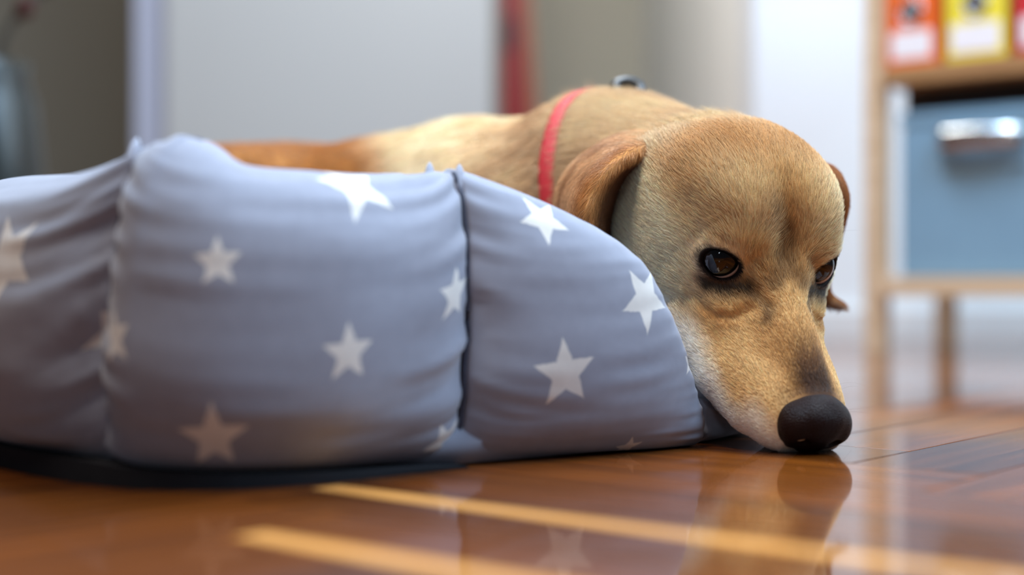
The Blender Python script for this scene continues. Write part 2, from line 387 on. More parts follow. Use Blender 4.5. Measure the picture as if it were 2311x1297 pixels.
def fabric_mat(name, stars):
    m = bpy.data.materials.new(name); m.use_nodes = True
    nt = m.node_tree; N = nt.nodes; Lk = nt.links; b = N['Principled BSDF']
    uv = N.new('ShaderNodeUVMap'); uv.uv_map = 'cloth'
    prev = None
    wv = N.new('ShaderNodeTexNoise'); wv.inputs['Scale'].default_value = 2.5; wv.inputs['Detail'].default_value = 2
    Lk.new(uv.outputs[0], wv.inputs['Vector'])
    wsub = N.new('ShaderNodeVectorMath'); wsub.operation = 'SUBTRACT'; wsub.inputs[1].default_value = (.5, .5, .5); Lk.new(wv.outputs['Color'], wsub.inputs[0])
    wm = N.new('ShaderNodeVectorMath'); wm.operation = 'MULTIPLY_ADD'; wm.inputs[1].default_value = (.16, .16, 0); Lk.new(wsub.outputs[0], wm.inputs[0]); Lk.new(uv.outputs[0], wm.inputs[2])
    for (sx, sy, rot, size) in stars:
        g = N.new('ShaderNodeGroup'); g.node_tree = STAR
        g.inputs['Center'].default_value = (sx, sy, 0); g.inputs['Rotation'].default_value = -math.radians(rot); g.inputs['Size'].default_value = size
        Lk.new(wm.outputs[0], g.inputs['UV'])
        if prev is None: prev = g.outputs[0]
        else:
            mxn = N.new('ShaderNodeMath'); mxn.operation = 'MAXIMUM'; Lk.new(prev, mxn.inputs[0]); Lk.new(g.outputs[0], mxn.inputs[1]); prev = mxn.outputs[0]
    mx = N.new('ShaderNodeMix'); mx.data_type = 'RGBA'; mx.inputs['A'].default_value = (*FAB, 1); mx.inputs['B'].default_value = (*STARC, 1)
    if prev is None: mx.inputs['Factor'].default_value = 0
    else: Lk.new(prev, mx.inputs['Factor'])
    n = N.new('ShaderNodeTexNoise'); n.inputs['Scale'].default_value = 1.2; n.inputs['Detail'].default_value = 8; Lk.new(uv.outputs[0], n.inputs['Vector'])
    mr = N.new('ShaderNodeMapRange'); mr.inputs['To Min'].default_value = 0.9; mr.inputs['To Max'].default_value = 1.1; Lk.new(n.outputs['Fac'], mr.inputs['Value'])
    hv = N.new('ShaderNodeHueSaturation'); Lk.new(mr.outputs[0], hv.inputs['Value']); Lk.new(mx.outputs['Result'], hv.inputs['Color'])
    Lk.new(hv.outputs[0], b.inputs['Base Color'])
    b.inputs['Roughness'].default_value = 0.85; b.inputs['Sheen Weight'].default_value = 0.25; b.inputs['Specular IOR Level'].default_value = 0.2
    wa = N.new('ShaderNodeTexNoise'); wa.inputs['Scale'].default_value = 14; wa.inputs['Detail'].default_value = 2
    mp = N.new('ShaderNodeMapping'); mp.inputs['Scale'].default_value = (3, 1, 1); Lk.new(uv.outputs[0], mp.inputs[0]); Lk.new(mp.outputs[0], wa.inputs['Vector'])
    bp = N.new('ShaderNodeBump'); bp.inputs['Strength'].default_value = 0.18; bp.inputs['Distance'].default_value = 0.0006
    Lk.new(wa.outputs['Fac'], bp.inputs['Height']); Lk.new(bp.outputs['Normal'], b.inputs['Normal'])
    return m

def panel_surface(stations, seam0, seam1, nu=110, nv=150, seed=1, lean0=0.0, lean1=0.0, p=2.5, base=(0.0, 0.0), ruff=1.0):
    """pillow panel. stations: rows (X, Y, height, thickness) of its outer face at the floor (cm).
    seam0 / seam1: how strongly each end is pinched. Returns grid of points (nu, nv, 3), uv (nu, nv, 2)."""
    st = catmull(np.asarray(stations, float), nu)
    xy = st[:, :2]; H = st[:, 2]; T = st[:, 3]
    tan = np.gradient(xy, axis=0); tan /= np.linalg.norm(tan, axis=1)[:, None]
    out = np.stack([tan[:, 1], -tan[:, 0]], 1)                 # to the right of travel = outer side
    s = np.r_[0, np.cumsum(np.linalg.norm(np.diff(xy, axis=0), axis=1))]; Ltot = s[-1]
    e0, e1 = s, Ltot - s
    pinch = np.ones(nu)
    for e, k in ((e0, seam0), (e1, seam1)):
        if k > 0: pinch *= 1 - k * np.exp(-(e / 1.9) ** 0.9)
    th = np.linspace(0, 2 * np.pi, nv, endpoint=False) - np.pi / 2   # starts at the bottom, goes outward and up
    cth, sth = np.cos(th), np.sin(th)
    cx = np.sign(cth) * np.abs(cth) ** (2 / p); cz = np.sign(sth) * np.abs(sth) ** (2 / p)
    N_ = T[:, None] / 2 * (pinch[:, None] * cx[None, :]) - T[:, None] / 2
    base = np.linspace(base[0], base[1], nu)[:, None]
    Z = base + (H[:, None] - base) * 0.5 * (1 + cz[None, :])
    Wd = e0 / Ltot
    lean = (lean0 * (1 - Wd) + lean1 * Wd)[:, None] * (Z / 15.0)
    X = xy[:, 0][:, None] + out[:, 0][:, None] * N_ + tan[:, 0][:, None] * lean
    Y = xy[:, 1][:, None] + out[:, 1][:, None] * N_ + tan[:, 1][:, None] * lean
    G = np.stack([X, Y, Z], 2)
    # creases: gathers running out of the seams, and long soft folds along the panel
    du = np.gradient(G, axis=0); dv = (np.roll(G, -1, 1) - np.roll(G, 1, 1))
    nrm = np.cross(dv, du); nrm /= np.linalg.norm(nrm, axis=2)[..., None] + 1e-9
    cen = np.stack([xy[:, 0] - out[:, 0] * T / 2, xy[:, 1] - out[:, 1] * T / 2, H / 2], 1)[:, None, :]
    sgn = np.sign(((G - cen) * nrm).sum(2, keepdims=True)); nrm = nrm * np.where(sgn.mean() < 0, -1, 1)
    dvl = np.linalg.norm(np.diff(np.concatenate([G, G[:, :1]], 1), axis=1), axis=2)
    t = np.cumsum(dvl, 1) - dvl
    S_ = np.broadcast_to(s[:, None], t.shape)
    q = np.stack([S_.ravel() * 0.22, t.ravel() * 1.5, np.full(S_.size, seed * 7.3)], 1)
    gath = vnoise(q, seed).reshape(S_.shape)
    q2 = np.stack([S_.ravel() * 0.35, t.ravel() * 3.1, np.full(S_.size, seed * 3.1)], 1)
    gath2 = vnoise(q2, seed + 5).reshape(S_.shape)
    q3 = np.stack([S_.ravel() * 0.10, t.ravel() * 0.55, np.full(S_.size, seed * 1.7)], 1)
    soft = vnoise(q3, seed + 9).reshape(S_.shape)
    near = np.zeros(nu)
    for e, k in ((e0, seam0), (e1, seam1)):
        if k > 0: near += np.exp(-e / 2.6)
    env = near * (1 - 0.45 * np.exp(-np.minimum(e0, e1) / 0.3))
    D = ruff * (env[:, None] * (0.17 * gath + 0.10 * gath2) + 0.13 * soft + 0.03 * gath)
    D *= smooth01(0, 0.8, Z - base)
    G = G + nrm * D[..., None]
    G[..., 2] = np.maximum(G[..., 2], 0.02)
    return G, np.stack([S_, t], 2)

def panel_object(name, G, UV, m, parent):
    nu, nv = G.shape[:2]
    verts = G.reshape(-1, 3) / 100.0
    i, j = np.meshgrid(np.arange(nu - 1), np.arange(nv), indexing='ij'); j2 = (j + 1) % nv
    quads = np.stack([i * nv + j, (i + 1) * nv + j, (i + 1) * nv + j2, i * nv + j2], -1).reshape(-1, 4)
    # end caps: fan to a centre
    c0, c1 = len(verts), len(verts) + 1
    verts = np.vstack([verts, G[0].mean(0) / 100, G[-1].mean(0) / 100])
    k = np.arange(nv); k2 = (k + 1) % nv
    # degenerate-free caps as triangles need another mesh layout: use quads pairing two steps
    caps = np.concatenate([np.stack([np.full(nv // 2, c0), k[::2], k2[::2], (k2[::2] + 1) % nv], 1),
                           np.stack([np.full(nv // 2, c1), ((nu - 1) * nv + (k2[::2] + 1) % nv), (nu - 1) * nv + k2[::2], (nu - 1) * nv + k[::2]], 1)])
    quads = np.vstack([quads, caps])
    me = mesh_np(name, verts, quads)
    uvl = me.uv_layers.new(name='cloth')
    uvv = np.vstack([UV.reshape(-1, 2), UV[0].mean(0), UV[-1].mean(0)])
    vi = np.empty(len(me.loops), np.int32); me.loops.foreach_get('vertex_index', vi)
    per = UV[:, -1, 1].max()
    uvl.data.foreach_set('uv', uvv[vi].astype(np.float32).ravel())
    return link(name, me, m, parent, True)

PANELS = {
 # outer face along the floor: X, Y, height, thickness (cm)
 'left':  dict(st=[(-33.7, 77.9, 14.1, 9), (-29.6, 71.7, 14.0, 9), (-25.3, 66.3, 13.9, 9), (-21.7, 62.3, 14.1, 9), (-19.1, 60.0, 14.7, 7.6)], seam0=.5, seam1=.5, seed=3, lean1=1.6, lean0=0, base=(.45, .55), ruff=1.5),
 'mid':   dict(st=[(-19.1, 60.0, 14.7, 7.6), (-16.2, 58.3, 15.0, 8.6), (-12.0, 58.1, 13.95, 9), (-7.4, 60.2, 13.75, 9), (-3.9, 63.4, 13.8, 8.6), (-1.1, 65.8, 14.2, 7.4)], seam0=.5, seam1=.5, seed=4, lean0=1.6, lean1=0.2, base=(.55, .15), ruff=1.25),
 'corner': dict(st=[(-1.1, 65.8, 14.2, 7.4), (1.7, 67.7, 13.3, 7.2), (4.4, 69.5, 12.2, 6.6), (6.6, 71.2, 11.0, 5.8), (8.2, 72.6, 9.2, 4.8), (9.5, 74.1, 5.8, 4.0), (10.6, 75.6, 2.4, 3.2)], seam0=.45, seam1=.25, seed=5, lean0=0.2, lean1=0, base=(.15, 0), ruff=1.15),
}
STARS = {'left': [], 'mid': [], 'corner': []}
#STARS_BEGIN  star print: s along the cloth, t up the cloth (cm), turn (degrees), size (cm)
STARS = {'left': [(17.01, 11.74, -26.1, 2.43), (23.47, 6.72, -22.1, 1.29), (6.0, 9.0, 20, 1.3)], 'mid': [(1.99, 7.66, -22.1, 1.25), (14.44, 15.86, -13.2, 2.53), (6.85, 11.59, -6.7, 1.13), (19.68, 9.49, 8.1, 1.3), (13.02, 7.9, -3.8, 1.36), (7.21, 4.12, -6.5, 1.78), (20.12, 2.2, -21.7, 1.19)], 'corner': [(3.88, 13.57, -32.6, 1.5), (9.79, 9.29, -32.7, 1.85), (4.55, 5.95, -7.8, 1.79), (9.83, 1.21, -6.5, 0.84), (13.63, 5.53, 10.0, 0.8)]}
#STARS_END
bed = empty('dog_bed', (0, 0, 0))
tag(bed, 'padded grey blue dog bed printed with white stars', 'dog bed')
GRID = {}
for nm in ('left', 'mid', 'corner'):
    d = dict(PANELS[nm]); st = d.pop('st')
    G, UV = panel_surface(st, **d); GRID[nm] = (G, UV)
    panel_object('bolster_panel', G, UV, fabric_mat('star_cotton_' + nm, STARS[nm]), bed)
GEN = [(3, 12, 10, 1.5), (8, 16, 40, 1.2), (14, 11, 0, 1.6), (11, 20, 20, 1.1), (19, 17, 60, 1.5), (5, 26, 30, 1.3), (16, 26, 15, 1.3)]
M_GEN = fabric_mat('star_cotton', GEN)
# end wall pressed flat under the dog's chin, back walls of the bed
for k, st in enumerate([
        [(11.3, 76.6, 2.6, 4), (13.2, 79.0, 2.7, 6), (15.4, 83, 3.4, 8), (16.0, 90, 7, 9), (15.6, 97, 12, 9)],
        [(15.4, 97.5, 12.5, 8), (15.0, 107, 14, 9), (14.0, 117, 14, 9), (10, 127, 14, 8)],
        [(9.6, 127.5, 14, 8), (0, 130.5, 14, 9), (-10, 131.5, 14, 9), (-17, 131, 14, 8)],
        [(-17.5, 131, 14, 8), (-27, 129.5, 14, 9), (-36, 125, 14, 9), (-40, 118, 14, 8)],
        [(-40.2, 117.5, 14, 8), (-42, 107, 14, 9), (-41, 97, 14, 9), (-38.3, 87, 14, 9), (-33.9, 78.3, 14.1, 9)]]):
    G, UV = panel_surface(st, .5, .5, nu=70, nv=90, seed=11 + k)
    panel_object('bolster_panel', G, UV, M_GEN, bed)
# base cushion and dark shade strips under the front edge
M_PLAIN = fabric_mat('plain_cotton', [])
ring = np.array([(-32, 80), (-24, 71), (-17.5, 65.5), (-11, 64), (-3, 67.5), (4, 72.5), (9, 78), (13, 86), (13.5, 97), (12.5, 115), (8, 124.5), (-10, 128.5), (-26, 126.5), (-36, 118), (-38.5, 104), (-36, 90)], float)
rc = ring.mean(0); n_r = len(ring); rows = []
for f, z in ((1.0, .1), (1.02, 1.2), (1.0, 2.2), (.93, 3.0), (.6, 3.8), (.2, 4.2)):
    rows.append(np.c_[rc + (ring - rc) * f, np.full(n_r, z)])
rows = np.array(rows).reshape(-1, 3) / 100
fs = [(a * n_r + i, a * n_r + (i + 1) % n_r, (a + 1) * n_r + (i + 1) % n_r, (a + 1) * n_r + i) for a in range(5) for i in range(n_r)]
fs += [tuple(5 * n_r + i for i in range(n_r)), tuple(range(n_r))[::-1]]
cm = mesh('base_cushion', rows, fs); uvl = cm.uv_layers.new(name='cloth')
cu = link('base_cushion', cm, M_PLAIN, bed, True)
def along(stlist, inset, z):
    st = catmull(np.asarray(stlist, float), 40); xy = st[:, :2]
    tan = np.gradient(xy, axis=0); tan /= np.linalg.norm(tan, axis=1)[:, None]
    out = np.stack([tan[:, 1], -tan[:, 0]], 1)
    return np.c_[xy - out * inset, np.full(len(xy), z)] / 100
M_UNDERSHADE = mat('charcoal_shade', srgb(38, 37, 40), 0.95, spec=.1, noise=(80, .2))  # dark strip standing in for the shadow along the bed's lower edge
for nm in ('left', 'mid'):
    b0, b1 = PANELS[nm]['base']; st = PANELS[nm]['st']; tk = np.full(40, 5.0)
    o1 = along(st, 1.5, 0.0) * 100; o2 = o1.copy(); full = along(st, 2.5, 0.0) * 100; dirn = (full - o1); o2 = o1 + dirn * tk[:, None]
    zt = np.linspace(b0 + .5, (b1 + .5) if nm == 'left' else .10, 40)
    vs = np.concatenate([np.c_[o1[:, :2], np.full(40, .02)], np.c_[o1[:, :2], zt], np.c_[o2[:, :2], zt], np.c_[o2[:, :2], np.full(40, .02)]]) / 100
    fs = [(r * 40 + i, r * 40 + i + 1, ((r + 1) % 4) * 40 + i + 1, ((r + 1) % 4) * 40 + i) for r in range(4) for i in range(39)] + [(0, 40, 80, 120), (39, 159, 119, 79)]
    link('shade_band', mesh('shade_band', vs, fs), M_UNDERSHADE, bed)
# seams between the panels: a dark cord that draws the crease shadow and a gathered tuft at the top
M_SEAM = mat('seam_shade', srgb(66, 70, 86), 0.9, noise=(200, 0.2))
for a, b in (('left', 'mid'), ('mid', 'corner')):
    A, B = GRID[a][0][-1], GRID[b][0][0]; nv = A.shape[0]
    k0, k1 = 1, int(nv * .47)
    q = (A[k0:k1] + B[k0:k1]) / 2 / 100
    sm = link('seam', tube_mesh('seam', q, 0.0010, 7), M_SEAM, bed, True)
    top = (A[nv // 2] + B[nv // 2]) / 2 / 100
    for sx, hh in ((-.9, .5), (.7, .25)):
        me = tube_mesh('seam_tuft', [Vector(top) + Vector((sx * .009, .002 - .010 * (1 - f), -.014 + (.016 + .004 * hh) * f)) for f in (0, .3, .6, .85, 1)], [.004, .005, .0045, .003, .0006], 10, flat=.6)
        me.uv_layers.new(name='cloth')
        link('seam_tuft', me, M_PLAIN, sm, True)

# ------------------------------------------------------------------ the dog: implicit surface -> mesh
HR = np.array([[0.92225, 0.19263, 0.33518], [0.3831, -0.57151, -0.72568], [-0.05177, -0.79767, 0.60087]])
HO = np.array([13.9, 78.0, 9.6])                       # point between the eyes (cm); head axes: right, nose, crown
def to_local(w): return (w - HO) @ HR
def to_world(l): return l @ HR.T + HO

def smin(a, b, k):
    h = np.maximum(k - np.abs(a - b), 0) / k; return np.minimum(a, b) - h * h * k * 0.25
def smax(a, b, k): return -smin(-a, -b, k)
def ell(p, c, r, rot=None):
    q = p - np.asarray(c, np.float32)
    if rot is not None: q = q @ rot
    r = np.asarray(r, np.float32)
    k0 = np.sqrt(((q / r) ** 2).sum(1)); k1 = np.sqrt(((q / (r * r)) ** 2).sum(1)) + 1e-6
    return k0 * (k0 - 1) / k1
def cap(p, a, b, ra, rb):
    a = np.asarray(a, np.float32); b = np.asarray(b, np.float32); ba = b - a
    h = np.clip(((p - a) @ ba) / (ba @ ba), 0, 1)
    return np.linalg.norm(p - a - h[:, None] * ba, axis=1) - (ra + (rb - ra) * h)
def chain(p, pts, k=1.0):
    d = None
    for (a, ra), (b, rb) in zip(pts[:-1], pts[1:]):
        e = cap(p, a, b, ra, rb); d = e if d is None else smin(d, e, k)
    return d
PY = np.array([-9.2, -8.4, -7.6, -6.3, -5.0, -3.4, -1.8, -0.5, 0.8, 2.0, 3.5, 5.5, 7.5, 9.0, 10.0, 10.8], float)
PT = np.array([0.0, 1.4, 2.4, 3.15, 3.6, 3.75, 3.4, 2.7, 2.0, 1.5, 1.2, 0.95, 0.75, 0.6, 0.2, -.5])
PB = np.array([-3.5, -4.2, -4.8, -5.3, -5.5, -5.5, -5.3, -5.1, -4.9, -4.7, -4.5, -4.2, -3.9, -3.5, -2.8, -2.0])
PWD = np.array([2.6, 3.8, 4.5, 4.95, 5.1, 5.0, 4.65, 4.05, 3.25, 2.7, 2.45, 2.35, 2.3, 2.2, 1.85, 1.2])
YF = np.linspace(-12, 12, 481)
def prof(v):
    f = np.interp(YF, PY, v); k = np.exp(-np.linspace(-2, 2, 31) ** 2); k /= k.sum()
    return np.convolve(np.pad(f, 15, mode='edge'), k, 'valid')
FT, FB, FW = prof(PT), prof(PB), prof(PWD)
EYE_C = np.array([2.95, -0.2, 0.3]); EYE_R = 1.2
EYE_D = np.array([.42, .80, .43]); EYE_D = EYE_D / np.linalg.norm(EYE_D)
_ex = np.cross(EYE_D, [0, 0, 1.0]); _ex = _ex - EYE_D * (_ex @ EYE_D); _ex /= np.linalg.norm(_ex); _ez = np.cross(_ex, EYE_D)
EYE_ROT = np.stack([_ex, EYE_D, _ez], 1)                # columns: along the lids, outward, up

def head_sdf(l):
    l = l.astype(np.float32); y = l[:, 1]; z = l[:, 2]; ax = np.abs(l[:, 0] - np.float32(.20) * np.minimum(y + .8, 0))   # crown leans a little
    q = np.stack([ax, y, z], 1)
    yc = np.clip(y, -9.2, 10.6)
    zt, zb, w = (np.interp(yc, YF, f).astype(np.float32) for f in (FT, FB, FW))
    zc = (zt + zb) / 2 + 0.5 * smooth01(4, -4, y); up = z > zc
    h = np.where(up, zt - zc, zc - zb)
    zn = (z - zc) / h
    mz = smooth01(-1, 4, y)                              # on the muzzle: narrow bridge above, wide lips below
    wz = w * (1 - mz * 0.30 * np.clip(zn, -1, 1))
    wz = wz * (1 - (1 - mz) * 0.10 * np.clip(-zn, 0, 1))
    pe = 2.35
    f = (np.abs(ax / wz) ** pe + np.abs(zn) ** pe + 1e-9) ** (1 / pe)
    d = (f - 1) * np.minimum(wz, h) * 0.9
    d = np.maximum(d, np.maximum(y - 10.3, -9.2 - y))
    # cheek bones, jaw muscle, brows
    d = smin(d, ell(q, (3.9, -2.6, -2.0), (1.5, 3.2, 2.4)), 1.6)
    d = smin(d, ell(q, (3.3, -4.2, -3.2), (2.1, 3.0, 2.4)), 1.6)
    d = smin(d, ell(q, (2.3, -1.1, 1.9), (1.5, 1.4, .9)), 1.0)
    d = smin(d, ell(q, (2.0, -3.6, 2.9), (2.3, 2.6, 1.2)), 1.4)
    # forehead furrow and stop
    d = smax(d, -cap(q, (0, -2.2, 4.75), (0, 0.8, 2.95), .35, .6), 1.2)
    d = smax(d, -ell(q, (0, 1.4, 3.0), (.9, 1.6, 1.0)), .9)
    # hollow before the eye and crease running to the lip
    d = smax(d, -cap(q, (2.15, 1.6, 2.0), (3.6, 3.6, .2), .45, .35), .9)
    d = smin(d, ell(q, (2.85, 1.5, -1.6), (1.0, 1.9, 1.2)), 1.2)
    # orbit, lids, aperture
    e = np.asarray(EYE_C); o = np.asarray(EYE_D)
    d = smax(d, -ell(q, e + o * 1.95, (1.3, .9, 1.0), EYE_ROT), .8)
    d = smin(d, ell(q, e + o * .06, (1.46, 1.32, 1.38), EYE_ROT), .35)
    d = smin(d, ell(q, e + o * .55 + EYE_ROT[:, 2] * .95, (1.2, .55, .36), EYE_ROT), .45)   # upper lid fold
    # bag under the eye
    bag = chain(q, [((4.15, 1.2, -1.45), .16), ((3.95, 1.85, -1.3), .2), ((3.5, 2.75, -1.0), .22), ((2.65, 3.2, -.6), .22), ((1.9, 3.05, .15), .18)], .1)
    crs = chain(q, [((2.1, 1.75, .75), .22), ((1.7, 2.4, .75), .24), ((1.25, 3.3, .85), .16)], .1)
    d = smax(d, -crs, .4)
    d = smax(d, -bag, .45)
    d = smax(d, -ell(q, e + o * 1.15 - EYE_ROT[:, 2] * .02, (1.2, .9, .78), EYE_ROT), .10)
    # lips: flews, mouth line, chin
    d = smin(d, ell(q, (1.5, 7.7, -1.9), (1.25, 2.1, 1.55)), .9)
    d = smin(d, ell(q, (2.3, 5.2, -2.6), (1.15, 3.0, 1.6)), 1.0)
    d = smin(d, chain(q, [((0, 8.6, -3.5), 1.05), ((1.5, 5.5, -4.2), 1.15), ((2.8, 1.0, -4.5), 1.3)], .8), .5)
    d = smin(d, chain(l, [((-2.2, 7.6, -2.9), .75), ((-3.0, 5.0, -3.2), 1.05), ((-3.7, 1.6, -3.6), 1.35)], .6), .9)   # lip pushed out where it leans on the bed
    ml = chain(q, [((0.15, 10.4, -3.15), .2), ((1.6, 9.4, -3.25), .2), ((2.65, 7.6, -3.6), .2), ((3.35, 4.0, -4.1), .16), ((3.9, 1.0, -3.7), .1)], .1)
    d = smax(d, -ml, .28)
    # seat of the nose pad
    d = smin(d, ell(q, (0, 9.3, -.8), (1.75, 1.0, 1.4)), .6)
    return d

# neck, trunk, legs and tail (world cm)
BACK = to_world(np.array([[0, -5.2, -.9]]))[0]
NECK = [(BACK, 4.6), (np.array([11.4, 87.0, 13.0]), 5.0), (np.array([7.6, 93, 14.0]), 6.2), (np.array([3.0, 98, 12.6]), 6.9)]
TRUNK = [(np.array([3.0, 98, 12.4]), 6.8), (np.array([-2.5, 103.5, 11.6]), 8.4), (np.array([-9, 109, 10.6]), 8.6), (np.array([-18, 114, 10.6]), 8.5), (np.array([-26, 116, 11.0]), 8.3)]
def body_sdf(w):
    w = w.astype(np.float32)
    d = smin(chain(w, NECK, 3.0), chain(w, TRUNK, 3.0), 3.0)
    d = smin(d, ell(w, (-22, 109.5, 10.4), (10.5, 5.5, 8.8)), 2.0)        # thigh
    d = smin(d, chain(w, [((-14, 104, 6.5), 3.2), ((-22, 99, 6.2), 2.4), ((-16, 92, 6.0), 2.2), ((-9, 88, 5.8), 2.4)], 1.5), 1.5)
    d = smin(d, ell(w, (0.5, 99.5, 9.5), (4.6, 5.5, 7.0)), 2.5)           # shoulder
    d = smin(d, chain(w, [((-1, 96, 7.5), 3.4), ((-7, 91, 6.3), 2.6), ((1.5, 85.5, 6.0), 2.2), ((5.0, 84.5, 5.6), 2.4)], 1.2), 1.2)
    d = smin(d, chain(w, [((-32, 117, 9), 2.6), ((-36, 110, 7), 1.9), ((-35, 100, 6.2), 1.5), ((-30, 93, 6.0), .9)], 1.5), 2.0)
    d = smin(d, ell(w, (5.6, 95, 17.6), (4.0, 4.0, 3.2)), 2.5)          # loose skin heaped on the neck
    return d
def dog_sdf_world(w):
    return smin(head_sdf(to_local(w)), body_sdf(w), 2.4)

def grid_surface(fn, lo, hi, step, coarse=4, band=1.2, space=None):
    """surface nets over a box; fn takes (n,3) points"""
    lo = np.asarray(lo, float); n = np.ceil((np.asarray(hi) - lo) / (step * coarse)).astype(int)
    ax = [lo[i] + np.arange(n[i] + 1) * step * coarse for i in range(3)]
    C = np.stack(np.meshgrid(*ax, indexing='ij'), -1)
    fc = fn(C.reshape(-1, 3)).reshape(C.shape[:3])
    nf = n * coarse
    fine = np.repeat(np.repeat(np.repeat(fc[:-1, :-1, :-1], coarse, 0), coarse, 1), coarse, 2).astype(np.float32)
    r = band * step * coarse * 1.0 + step * coarse
    act = np.abs(fc) < r
    cell = np.zeros(tuple(n), bool)
    for a in (0, 1):
        for b in (0, 1):
            for c in (0, 1):
                cell |= act[a:a + n[0], b:b + n[1], c:c + n[2]]
    mask = np.repeat(np.repeat(np.repeat(cell, coarse, 0), coarse, 1), coarse, 2)
    idx = np.argwhere(mask); pts = lo + idx * step
    out = np.empty(len(pts), np.float32)
    for s in range(0, len(pts), 400000): out[s:s + 400000] = fn(pts[s:s + 400000])
    fine[mask] = out
    V = fine; sg = V < 0
    nx, ny, nz = V.shape
    c8 = [sg[a:nx - 1 + a, b:ny - 1 + b, c:nz - 1 + c] for a in (0, 1) for b in (0, 1) for c in (0, 1)]
    any_ = np.zeros_like(c8[0]); all_ = np.ones_like(c8[0])
    for q in c8: any_ |= q; all_ &= q
    ac = np.argwhere(any_ & ~all_)
    ids = -np.ones((nx - 1, ny - 1, nz - 1), np.int64); ids[tuple(ac.T)] = np.arange(len(ac))
    acc = np.zeros((len(ac), 3)); cnt = np.zeros(len(ac))
    corners = [(a, b, c) for a in (0, 1) for b in (0, 1) for c in (0, 1)]
    for i, A in enumerate(corners):
        for B in corners[i + 1:]:
            if sum(abs(p - q) for p, q in zip(A, B)) != 1: continue
            va = V[tuple((ac + A).T)]; vb = V[tuple((ac + B).T)]
            m = (va < 0) != (vb < 0); t = np.where(m, va / np.where(m, va - vb, 1), 0)
            acc += np.where(m[:, None], np.asarray(A) + t[:, None] * (np.asarray(B) - np.asarray(A)), 0); cnt += m
    verts = lo + (ac + acc / cnt[:, None]) * step
    quads = []
    for axis in range(3):
        u, v = [(1, 2), (2, 0), (0, 1)][axis]
        sl0 = [slice(1, -1)] * 3; sl1 = [slice(1, -1)] * 3
        sl0[axis] = slice(0, -1); sl1[axis] = slice(1, None)
        a, b = sg[tuple(sl0)], sg[tuple(sl1)]
        for flip, mk in ((False, a & ~b), (True, b & ~a)):
            e = np.argwhere(mk); off = np.ones(3, int); off[axis] = 0; e = e + off
            U = np.zeros(3, int); U[u] = 1; W_ = np.zeros(3, int); W_[v] = 1
            q = np.stack([ids[tuple((e - U - W_).T)], ids[tuple((e - W_).T)], ids[tuple(e.T)], ids[tuple((e - U).T)]], 1)
            if flip: q = q[:, ::-1]
            quads.append(q)
    quads = np.vstack(quads); quads = quads[(quads >= 0).all(1)]
    return verts, quads

# the head grid is cut from the trunk grid at the collar, where both follow the same surface
CUT_P = np.array([6.5, 94.7, 13.8]); CUT_N = np.array([0.80, -0.55, 0.16]); CUT_N /= np.linalg.norm(CUT_N)
def side(w): return (w - CUT_P) @ CUT_N
def head_fn(l):
    w = to_world(l); return np.maximum(dog_sdf_world(w), (-0.25 - side(w)).astype(np.float32))
def trunk_fn(w): return np.maximum(dog_sdf_world(w), (side(w) - 0.25).astype(np.float32))
hv, hq = grid_surface(head_fn, (-8.2, -27, -14), (8.2, 11.6, 9), 0.11)
hv_w = to_world(hv); hq = hq[:, ::-1]                  # head axes are mirrored
tv, tq = grid_surface(trunk_fn, (-42, 80, -1), (14, 128, 26), 0.4, band=1.2)
print('head verts', len(hv), 'trunk verts', len(tv))

